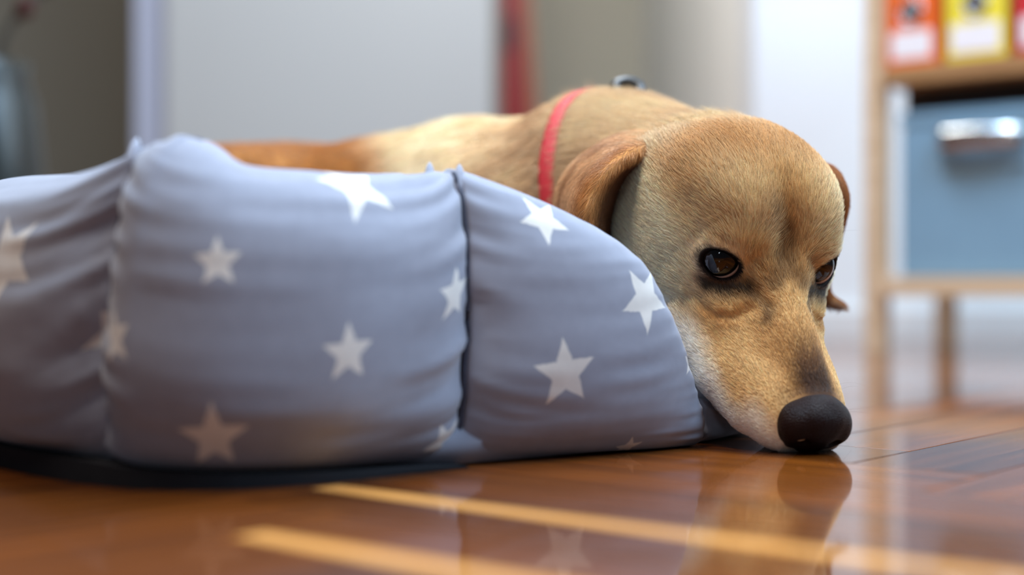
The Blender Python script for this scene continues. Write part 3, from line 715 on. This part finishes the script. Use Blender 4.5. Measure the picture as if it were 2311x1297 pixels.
# ------------------------------------------------------------------ coat colours (sRGB picks turned linear)
GOLD, DEEP, CREAM, WHITE = S(232, 190, 130), S(194, 136, 70), S(250, 230, 194), S(246, 240, 230)
BROWN, BLACK, TAN = S(104, 64, 36), S(26, 19, 18), S(190, 150, 112)
def mixc(c, t, k): return c + (t[None, :] - c) * np.clip(k, 0, 1)[:, None]
def blob(l, c, r): return np.exp(-(((l - np.asarray(c)) / np.asarray(r)) ** 2).sum(1))
def head_color(l):
    """coat colour and hair length (cm) by position on the head"""
    n = len(l); ax = np.abs(l[:, 0]); y, z = l[:, 1], l[:, 2]; q = np.stack([ax, y, z], 1)
    nz = vnoise(l * 0.7, 3) * .5 + vnoise(l * 1.9, 4) * .3
    c = np.repeat(GOLD[None, :], n, 0)
    c = mixc(c, DEEP, smooth01(-1.8, -5.6, y + .8 * nz) * smooth01(0.5, 2.5, z) * .75)
    c = mixc(c, CREAM, smooth01(2.8, 0, z + .9 * nz) * smooth01(1.8, 3.4, ax) * smooth01(2.6, 0, y) * .95)
    c = mixc(c, CREAM, blob(q, (3.0, -2.6, 2.4), (1.6, 1.8, 1.6)) * .7)
    c = mixc(c, CREAM, blob(q, (1.9, -.9, 2.8), (1.1, .9, 1.0)) * .35)
    c = mixc(c, DEEP, blob(q, (0, -.4, 2.2), (.75, 2.4, 2.0)) * .8)
    c = mixc(c, DEEP, blob(q, (1.2, 1.6, 1.6), (.7, 1.0, 1.2)) * .5)
    c = mixc(c, DEEP, smooth01(2.5, 6, y) * smooth01(2.3, 1.0, ax) * smooth01(-1.2, .2, z) * .7)
    c = mixc(c, BROWN, smooth01(4.2, 7.0, y + .5 * nz) * smooth01(1.7, .4, ax) * smooth01(-1.2, .2, z) * .9)
    c = mixc(c, S(48, 30, 22), smooth01(6.2, 8.2, y + .4 * nz) * smooth01(1.5, .5, ax) * smooth01(-.6, .4, z) * .85)
    c = mixc(c, BROWN, blob(q, (1.4, 9.0, .1), (.8, 1.0, .8)) * .6)
    c = mixc(c, WHITE, smooth01(-.5, 2.5, y) * smooth01(-1.7, -2.9, z + .4 * nz) * .9)
    c = mixc(c, WHITE, smooth01(7.2, 8.8, y) * smooth01(-.5, -1.8, z + .4 * nz) * .8)
    c = mixc(c, WHITE, smooth01(-6, 2, y) * smooth01(-2.4, -4.0, z) * .8)
    # eye rims, tear marks, creases
    d = q - EYE_C; de = d @ EYE_ROT; qf = q.astype(np.float32)
    rr = np.sqrt((de[:, 0] / 1.22) ** 2 + ((de[:, 2] + .02) / .86) ** 2)
    fr = smooth01(-.6, .2, de[:, 1]); low = smooth01(.5, -.3, de[:, 2])
    tear = chain(qf, [((3.6, 1.2, -.35), .25), ((2.9, 1.65, -.1), .1), ((2.4, 1.85, .3), .0), ((1.95, 2.1, .6), .08)], .1)
    c = mixc(c, BROWN, smooth01(.9, .25, tear) * .6)
    c = mixc(c, BLACK, smooth01(.40, .12, tear) * .85)
    c = mixc(c, BROWN, smooth01(1.45, 1.0, rr) * fr * (.15 + .5 * low))
    c = mixc(c, BLACK, smooth01(1.17, 1.0, rr) * fr)
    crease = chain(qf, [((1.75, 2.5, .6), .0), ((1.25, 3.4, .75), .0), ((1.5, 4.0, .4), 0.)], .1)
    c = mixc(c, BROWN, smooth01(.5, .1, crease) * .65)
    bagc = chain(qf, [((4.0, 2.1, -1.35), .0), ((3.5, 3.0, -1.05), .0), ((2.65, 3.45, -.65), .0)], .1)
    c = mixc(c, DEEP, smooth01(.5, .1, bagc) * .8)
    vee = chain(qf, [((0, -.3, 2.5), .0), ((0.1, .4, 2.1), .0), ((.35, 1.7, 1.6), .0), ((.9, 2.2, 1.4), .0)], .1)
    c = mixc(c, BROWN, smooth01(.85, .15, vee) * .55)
    c = mixc(c, BROWN, blob(l, (-.9, -.9, 3.4), (.6, .9, 1.0)) * .45)
    # mouth line
    mlv = chain(q.astype(np.float32), [((0.15, 10.4, -3.15), .2), ((1.6, 9.4, -3.25), .2), ((2.65, 7.6, -3.6), .2), ((3.35, 4.0, -4.1), .16), ((3.9, 1.0, -3.7), .1)], .1)
    c = mixc(c, BLACK, smooth01(.35, .05, mlv) * .9)
    ln = np.full(n, .62) - .32 * smooth01(0.5, 3.5, y) - .12 * smooth01(7, 9.5, y)
    ln = ln + .6 * smooth01(-6, -9.5, y)
    ln = np.where(rr * 1 < 1.02, 0, ln * (1 - .6 * smooth01(1.6, 1.0, rr) * fr))
    pad = ell(q.astype(np.float32), (0, 9.55, -.6), (1.95, 1.45, 1.55)); ln = np.where(pad < .05, 0, ln)
    ln = np.where(mlv < .05, 0, ln)
    return c.astype(np.float32), ln.astype(np.float32)
def trunk_color(w):
    n = len(w); X, Z = w[:, 0], w[:, 2]
    nz = vnoise(w * .16, 8) * .6 + vnoise(w * .45, 9) * .4
    c = np.repeat(S(234, 202, 158)[None, :], n, 0)
    c = mixc(c, CREAM, smooth01(.0, .6, nz) * smooth01(-9, -3, X) * .8)
    c = mixc(c, TAN, smooth01(0, .7, -nz) * smooth01(-9, -3, X) * .7)
    c = mixc(c, CREAM, blob(w, (-6.5, 101, 15), (3, 9, 5)) * .8)
    c = mixc(c, S(186, 122, 54), smooth01(-7.5, -11.5, X + 1.5 * nz) * .95)
    return c.astype(np.float32), np.full(n, 1.3, np.float32)
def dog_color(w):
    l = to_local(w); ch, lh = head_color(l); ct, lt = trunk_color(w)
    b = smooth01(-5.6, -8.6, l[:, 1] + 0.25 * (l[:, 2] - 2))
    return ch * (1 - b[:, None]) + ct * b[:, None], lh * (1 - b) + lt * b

# ------------------------------------------------------------------ ears: curved flaps with thickness
def flap(rows, nu, nv, thick, flip):
    C = np.array([[P(*q) for q in r] for r in rows])
    A = catmull(C, nu); A = np.swapaxes(catmull(np.swapaxes(A, 0, 1), nv), 0, 1)
    du = np.gradient(A, axis=0); dv = np.gradient(A, axis=1); n = np.cross(du, dv); n /= np.linalg.norm(n, axis=2)[..., None] + 1e-9
    u = np.linspace(0, 1, nu)[:, None]; v = np.linspace(0, 1, nv)[None, :]
    th = thick * (0.25 + 0.75 * np.minimum(1, np.minimum(v, 1 - v) * 9)) * (0.3 + .7 * np.minimum(1, (1 - u) * 6))
    A1 = A + n * th[..., None] / 2; A2 = A - n * th[..., None] / 2
    V = np.concatenate([A1.reshape(-1, 3), A2.reshape(-1, 3)]); m = nu * nv
    i, j = np.meshgrid(np.arange(nu - 1), np.arange(nv - 1), indexing='ij'); i, j = i.ravel(), j.ravel()
    a = np.stack([i * nv + j, (i + 1) * nv + j, (i + 1) * nv + j + 1, i * nv + j + 1], 1)
    Q = [a, a[:, ::-1] + m]
    def edge(e): e = np.asarray(e); return np.stack([e[:-1], e[1:], e[1:] + m, e[:-1] + m], 1)
    b = np.r_[np.arange(nv), (np.arange(1, nu)) * nv + nv - 1, (nu - 1) * nv + np.arange(nv - 2, -1, -1), np.arange(nu - 2, -1, -1) * nv]
    Q.append(edge(b)[:, ::-1] if True else edge(b))
    Q = np.vstack(Q)
    uu = np.broadcast_to(u, (nu, nv)).ravel(); vv = np.broadcast_to(v, (nu, nv)).ravel()
    return V, Q, np.r_[uu, uu], np.r_[vv, vv], np.r_[np.zeros(m), np.ones(m)]
EAR_A = [
 [(1520, 395, 82), (1520, 362, 81.6), (1530, 334, 81.4), (1540, 314, 82.5), (1545, 296, 85), (1540, 290, 88)],
 [(1470, 402, 82), (1440, 374, 80), (1428, 347, 78.6), (1420, 328, 80), (1410, 312, 83.5), (1420, 302, 88)],
 [(1445, 427, 83), (1402, 407, 80.5), (1374, 384, 77.2), (1346, 362, 80.5), (1335, 345, 84), (1350, 340, 89)],
 [(1425, 470, 83.5), (1377, 457, 80.5), (1339, 433, 76.8), (1302, 412, 80.8), (1282, 395, 84.5), (1300, 390, 90)],
 [(1400, 520, 84), (1362, 512, 80.5), (1324, 491, 76.8), (1283, 478, 81), (1258, 462, 85), (1272, 455, 90)],
 [(1392, 590, 84), (1367, 587, 81), (1337, 577, 79), (1300, 567, 80.5), (1277, 560, 85), (1290, 550, 89)]]
EAR_B = [
 [(1835, 392, 80.8), (1850, 376, 82.2), (1850, 368, 84)],
 [(1866, 424, 80.5), (1886, 402, 82), (1880, 390, 85)],
 [(1884, 490, 81.2), (1906, 455, 83), (1896, 438, 86)],
 [(1872, 570, 82.8), (1890, 535, 84.5), (1876, 520, 87)],
 [(1856, 640, 84.5), (1868, 615, 86), (1856, 600, 88)],
 [(1862, 684, 85.6), (1870, 664, 86.6), (1858, 652, 87.6)],
 [(1899, 694, 86.2), (1904, 690, 86.7), (1900, 684, 87.2)]]
ea = flap(EAR_A, 44, 56, 0.42, False); eb = flap(EAR_B, 40, 24, 0.42, False)
def ear_color(E, dark_first):
    V, Q, u, v, s = E
    nz = vnoise(V * .8, 21)
    c = np.repeat(S(184, 122, 66)[None, :], len(V), 0)
    c = mixc(c, S(218, 174, 130), smooth01(.43, .58, v) * .9 if dark_first else v * 0)
    c = mixc(c, S(150, 92, 46), smooth01(.0, .6, nz) * .5)
    if dark_first:
        inn = smooth01(.42, .30, v)
        c = mixc(c, S(92, 54, 28), inn * .9)
        c = mixc(c, S(214, 150, 84), np.exp(-((v - .40) / .05) ** 2) * .6)
        c = mixc(c, S(232, 200, 152), smooth01(.22, .0, u) * smooth01(.3, .55, v) * .8)
    else:
        c = mixc(c, S(92, 52, 28), smooth01(.45, .0, v) * .8)  # inner shading of this ear painted into its colour
    return c.astype(np.float32)
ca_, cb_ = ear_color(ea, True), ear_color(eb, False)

# ------------------------------------------------------------------ one dog mesh
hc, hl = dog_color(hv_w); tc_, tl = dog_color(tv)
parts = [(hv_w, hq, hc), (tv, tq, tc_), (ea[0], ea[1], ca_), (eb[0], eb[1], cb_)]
off = 0; VV, QQ, CC = [], [], []
for v, q, c in parts:
    VV.append(v); QQ.append(q + off); CC.append(c); off += len(v)
VV = np.vstack(VV) / 100; QQ = np.vstack(QQ); CC = np.vstack(CC)
dme = mesh_np('dog', VV, QQ)
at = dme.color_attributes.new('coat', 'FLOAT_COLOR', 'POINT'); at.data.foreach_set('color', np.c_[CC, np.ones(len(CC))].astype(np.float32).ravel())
def coat_mat(name, rough, spec):
    m = bpy.data.materials.new(name); m.use_nodes = True; nt = m.node_tree; b = nt.nodes['Principled BSDF']
    a = nt.nodes.new('ShaderNodeAttribute'); a.attribute_name = 'coat'
    nt.links.new(a.outputs['Color'], b.inputs['Base Color']); b.inputs['Roughness'].default_value = rough; b.inputs['Specular IOR Level'].default_value = spec
    return m
M_SKIN = coat_mat('skin_under_coat', 0.8, 0.15)
M_FUR = coat_mat('golden_fur', 0.48, 0.35)
dog = link('dog', dme, M_SKIN, None, True)
tag(dog, 'golden tan short-haired dog lying in the bed, chin hanging over its edge', 'dog')

# ------------------------------------------------------------------ fur strands
def sample(V, Q, dens, rng):
    a, b, c, d = (V[Q[:, i]] for i in range(4))
    n = np.cross(c - a, d - b); ar = np.linalg.norm(n, axis=1) / 2
    k = rng.poisson(ar * dens); f = np.repeat(np.arange(len(Q)), k)
    s, t = rng.random(len(f)), rng.random(len(f))
    p = (a[f] * ((1 - s) * (1 - t))[:, None] + b[f] * (s * (1 - t))[:, None] + c[f] * (s * t)[:, None] + d[f] * ((1 - s) * t)[:, None])
    return p, n[f] / (np.linalg.norm(n[f], axis=1)[:, None] + 1e-9), f, s, t
def strands(p, n, dirv, ln, lift, rng, npt=5, wob=.16):
    dirv = dirv - n * (dirv * n).sum(1)[:, None]; dirv /= np.linalg.norm(dirv, axis=1)[:, None] + 1e-9
    dirv = dirv + rng.normal(0, wob, p.shape); dirv -= n * (dirv * n).sum(1)[:, None]; dirv /= np.linalg.norm(dirv, axis=1)[:, None] + 1e-9
    ln = ln * (0.65 + .6 * rng.random(len(p))); lf = lift * (0.6 + .8 * rng.random(len(p)))
    out = []
    for t in np.linspace(0, 1, npt):
        out.append(p + dirv * (ln * t)[:, None] + n * (ln * lf * (t * (1.35 - .75 * t)))[:, None] - n * .02)
    return np.stack(out, 1)
STR, SCOL, SRAD = [], [], []
def add_strands(p, n, dirv, ln, col, lift, rad, wob=.16):
    ok = ln > .06; p, n, dirv, ln, col = p[ok], n[ok], dirv[ok], ln[ok], col[ok]
    g = strands(p, n, dirv, ln, lift, RNG, wob=wob)
    j = RNG.normal(1, .24, len(p)).clip(.45, 1.6); col = (col * j[:, None]).clip(0, .95)
    STR.append(g); SCOL.append(col); SRAD.append(np.full(len(p), rad))
# head and near neck: only where the face can be seen from in front
def cellnoise(l, s): return np.stack([vnoise(l * .45, s), vnoise(l * .45, s + 1), vnoise(l * .45, s + 2)], 1)
p, n, *_ = sample(hv_w, hq, 330, RNG)
vis = (n[:, 1] < 0.45) & (p[:, 2] > -.2) & ((p[:, 1] < 92) | (n[:, 2] > -.2))
p, n = p[vis], n[vis]
l = to_local(p); col, ln = dog_color(p)
nl = n @ HR
dl = np.stack([.22 * l[:, 0] / 4 + 0 * ln, -np.ones(len(l)), -.18 - .25 * smooth01(1, -3, l[:, 2])], 1) + .3 * cellnoise(l, 31)
far_b = smooth01(-7, -11, l[:, 1])
dw = dl @ HR.T
dw = dw * (1 - far_b[:, None]) + far_b[:, None] * np.array([-.75, .6, -.25])
keep = RNG.random(len(p)) > .6 * far_b
add_strands(p[keep], n[keep], dw[keep], ln[keep], col[keep], .34, .0075)
# trunk: longer, softer, sparser
p, n, *_ = sample(tv, tq, 26, RNG)
vis = (p[:, 2] > 8) & (n[:, 1] < .6)
p, n = p[vis], n[vis]; col, ln = dog_color(p)
add_strands(p, n, np.repeat(np.array([[-.85, .4, -.35]]), len(p), 0) + .35 * cellnoise(p * .4, 41), ln, col, .3, .014)
# ears
for E, C, tip in ((ea, ca_, np.array([-.5, .15, -.8])), (eb, cb_, np.array([.2, .2, -.95]))):
    p, n, f, s, t = sample(E[0], E[1], 230, RNG)
    col = C[E[1][f][:, 0]]
    add_strands(p, n, np.repeat(tip[None, :], len(p), 0) + .3 * cellnoise(p, 51), np.full(len(p), .5), col, .25, .0065)
STR = np.concatenate(STR); SCOL = np.concatenate(SCOL); SRAD = np.concatenate(SRAD)
NH, NP_ = STR.shape[:2]; print('strands', NH)
hcv = bpy.data.hair_curves.new('fur'); hcv.add_curves([NP_] * NH)
hcv.attributes['position'].data.foreach_set('vector', (STR / 100).astype(np.float32).ravel())
ra = hcv.attributes.get('radius') or hcv.attributes.new('radius', 'FLOAT', 'POINT')
ra.data.foreach_set('value', (SRAD[:, None] / 100 * np.array([1, .95, .8, .55, .15])[None, :NP_]).astype(np.float32).ravel())
ca2 = hcv.attributes.new('coat', 'FLOAT_COLOR', 'CURVE'); ca2.data.foreach_set('color', np.c_[SCOL, np.ones(NH)].astype(np.float32).ravel())
hcv.materials.append(M_FUR)
fur = bpy.data.objects.new('fur', hcv); COL.objects.link(fur); fur.parent = dog; tag(fur, kind='stuff')

# ------------------------------------------------------------------ eyes
def eye_mat():
    m = bpy.data.materials.new('eye'); m.use_nodes = True; nt = m.node_tree; N = nt.nodes; Lk = nt.links; b = N['Principled BSDF']
    tc = N.new('ShaderNodeTexCoord'); sp = N.new('ShaderNodeSeparateXYZ'); Lk.new(tc.outputs['Object'], sp.inputs[0])
    x2 = N.new('ShaderNodeMath'); x2.operation = 'MULTIPLY'; Lk.new(sp.outputs[0], x2.inputs[0]); Lk.new(sp.outputs[0], x2.inputs[1])
    y2 = N.new('ShaderNodeMath'); y2.operation = 'MULTIPLY_ADD'; Lk.new(sp.outputs[1], y2.inputs[0]); Lk.new(sp.outputs[1], y2.inputs[1]); Lk.new(x2.outputs[0], y2.inputs[2])
    sq = N.new('ShaderNodeMath'); sq.operation = 'SQRT'; Lk.new(y2.outputs[0], sq.inputs[0])
    ml = N.new('ShaderNodeMath'); ml.operation = 'MULTIPLY'; ml.inputs[1].default_value = 100; Lk.new(sq.outputs[0], ml.inputs[0])
    ad = N.new('ShaderNodeMath'); ad.operation = 'LESS_THAN'; ad.inputs[1].default_value = 0; Lk.new(sp.outputs[2], ad.inputs[0])
    sm = N.new('ShaderNodeMath'); sm.operation = 'MULTIPLY_ADD'; sm.inputs[1].default_value = 2; Lk.new(ad.outputs[0], sm.inputs[0]); Lk.new(ml.outputs[0], sm.inputs[2])
    dv = N.new('ShaderNodeMath'); dv.operation = 'DIVIDE'; dv.inputs[1].default_value = 1.2; Lk.new(sm.outputs[0], dv.inputs[0])
    r = N.new('ShaderNodeValToRGB'); e = r.color_ramp.elements
    e[0].position = 0.0; e[0].color = (.004, .003, .003, 1); e[1].position = .32; e[1].color = (.004, .003, .003, 1)
    for pos, cc in ((.37, srgb(18, 11, 7)), (.58, srgb(34, 19, 11)), (.76, srgb(18, 11, 8)), (.82, srgb(10, 8, 8)), (.90, srgb(10, 8, 8)), (.94, srgb(200, 194, 194)), (1.0, srgb(170, 150, 150))):
        q = e.new(pos); q.color = (*cc, 1)
    Lk.new(dv.outputs[0], r.inputs[0]); Lk.new(r.outputs[0], b.inputs['Base Color'])
    b.inputs['Roughness'].default_value = 0.5; b.inputs['Specular IOR Level'].default_value = 0.0; b.inputs['Coat Weight'].default_value = 1.0; b.inputs['Coat Roughness'].default_value = 0.01
    return m
M_EYE = eye_mat()
prof_e = []
for t in np.linspace(0, math.pi, 40):
    r = EYE_R + .07 * math.exp(-(t / .55) ** 4)
    prof_e.append((max(1e-5, r * math.sin(t)) / 100, r * math.cos(t) / 100))
eye_me = lathe_mesh('eyeball', prof_e[::-1], 48)
GAZE = Vector((-.20, -.96, .16)).normalized()
for sx in (-1, 1):
    c = to_world(np.array([EYE_C * np.array([sx, 1, 1])]))[0]
    o = link('eyeball', eye_me, M_EYE, dog, True); o.location = c / 100
    g = GAZE if sx < 0 else Vector((.02, -.97, .16)).normalized()
    o.rotation_euler = g.to_track_quat('Z', 'Y').to_euler()
    o['label'] = 'glossy dark brown eye'

# ------------------------------------------------------------------ nose pad
def nose_fn(l):
    l = l.astype(np.float32); q = np.stack([np.abs(l[:, 0]), l[:, 1], l[:, 2]], 1)
    d = ell(q, (0, 9.45, -.45), (1.78, 1.4, 1.35))
    d = smin(d, ell(q, (1.28, 9.55, -.75), (.82, 1.1, 1.0)), .35)
    d = smin(d, ell(q, (0, 9.8, -1.5), (1.1, .95, .95)), .5)
    d = smin(d, ell(q, (1.15, 9.5, -1.45), (.75, .95, .65)), .4)
    d = smax(d, -ell(q, (.98, 10.9, -.95), (.36, .75, .30)), .25)
    d = smax(d, -cap(q, (0, 11.05, -.8), (0, 10.7, -2.6), .10, .13), .25)
    return d
nv_, nq_ = grid_surface(nose_fn, (-2.6, 8, -3), (2.6, 11.6, 1.2), 0.055)
nme = mesh_np('nose', to_world(nv_) / 100, nq_[:, ::-1])
M_NOSE = mat('nose_leather', srgb(34, 18, 15), 0.3, spec=.14, noise=(120, 0.35), bump=(1400, 0.5))
no = link('nose', nme, M_NOSE, dog, True); no['label'] = 'dark brown leathery nose'

# ------------------------------------------------------------------ whiskers
M_WHISK = mat('whisker', srgb(120, 104, 92), 0.4, noise=(50, .1))
def whisker(l0, d0, ln, droop, r=.0045):
    p0 = to_world(np.array([l0]))[0]; d = np.asarray(d0, float); d /= np.linalg.norm(d)
    pts = [(p0 + d * ln * t + np.array([0, 0, -1]) * droop * t * t) / 100 for t in np.linspace(0, 1, 10)]
    o = link('whisker', tube_mesh('whisker', pts, list(np.linspace(r, .0012, 10) / 100), 5), M_WHISK, dog, True)
for a in [((1.9, 8.6, -1.2), (.8, .1, .1), 2.6, .5), ((2.0, 8.2, -1.5), (.9, .1, -.05), 3.2, -.5), ((2.1, 7.6, -1.2), (.7, .2, .6), 2.2, .9),
          ((2.1, 7.0, -1.6), (.8, .2, .5), 2.6, 1.0), ((1.8, 9.0, -1.9), (.5, -.2, -.3), 1.6, .7), ((1.2, 9.5, -2.6), (.1, -.4, -.6), 1.3, .4),
          ((.5, 9.5, -3.6), (.0, -.3, -.6), .9, .2), ((-1.9, 8.2, -1.6), (-.8, -.3, -.1), 2.0, .6), ((-2.2, 7.4, -1.8), (-.9, -.1, .1), 2.2, .5),
          ((-2.3, 6.6, -2.2), (-.9, -.1, 0), 2.0, .7), ((-1.6, 8.8, -2.4), (-.5, -.5, -.5), 1.5, .4), ((3.3, -1.2, 1.6), (.9, -.1, .35), 2.2, .5),
          ((3.0, -1.0, 2.0), (.8, -.3, .6), 1.6, .3), ((-2.9, -1.0, 2.1), (-.4, -.6, .7), 1.5, .3)]:
    whisker(*a)

# ------------------------------------------------------------------ collar
def collar_ring(cp, nrm, r0):
    nrm = nrm / np.linalg.norm(nrm); a = np.cross(nrm, [0, 0, 1.0]); a /= np.linalg.norm(a); b = np.cross(a, nrm)
    pts = []
    for th in np.linspace(0, 2 * np.pi, 73)[:-1]:
        d = a * math.cos(th) + b * math.sin(th); ts = np.linspace(1, 14, 131)
        f = dog_sdf_world((cp + d * ts[:, None]).astype(np.float32)); k = np.argmax(f > 0.22)
        pts.append(cp + d * ts[k])
    return np.array(pts)
CN = np.array([0.80, -0.55, 0.16]); CP = np.array([6.6, 94.6, 13.8])
ringp = collar_ring(CP, CN, 7)
for _ in range(3): ringp = (np.roll(ringp, 1, 0) + ringp * 2 + np.roll(ringp, -1, 0)) / 4
me = tube_mesh('collar', ringp / 100, 0.0062, 10, closed=True, flat=.32, up=tuple(CN))
collar = link('collar', me, mat('red_webbing', srgb(206, 44, 52), 0.6, noise=(80, .15), bump=(900, .4)), None, True)
tag(collar, 'thin red webbing collar around the dog\'s neck', 'collar')
bd = np.linspace(84, 104, 161); bf = dog_sdf_world(np.array([P(1416, 200, q) for q in bd], np.float32))
bp_ = P(1416, 200, bd[int(np.argmin(bf))])                       # where the ring rests on the top of the neck
print('buckle gap', bf.min())
bk = link('buckle', tube_mesh('buckle', [(bp_ + np.array([0.8 * math.cos(t), 0.3 * math.sin(t), .55 * math.sin(t) - .1])) / 100 for t in np.linspace(0, 2 * np.pi, 25)[:-1]], 0.0046, 8, closed=True, up=(0, 1, 0)), mat('grey_metal_buckle', srgb(70, 70, 70), 0.35, .9, noise=(40, .1)), collar, True)
bk['label'] = 'grey metal buckle'
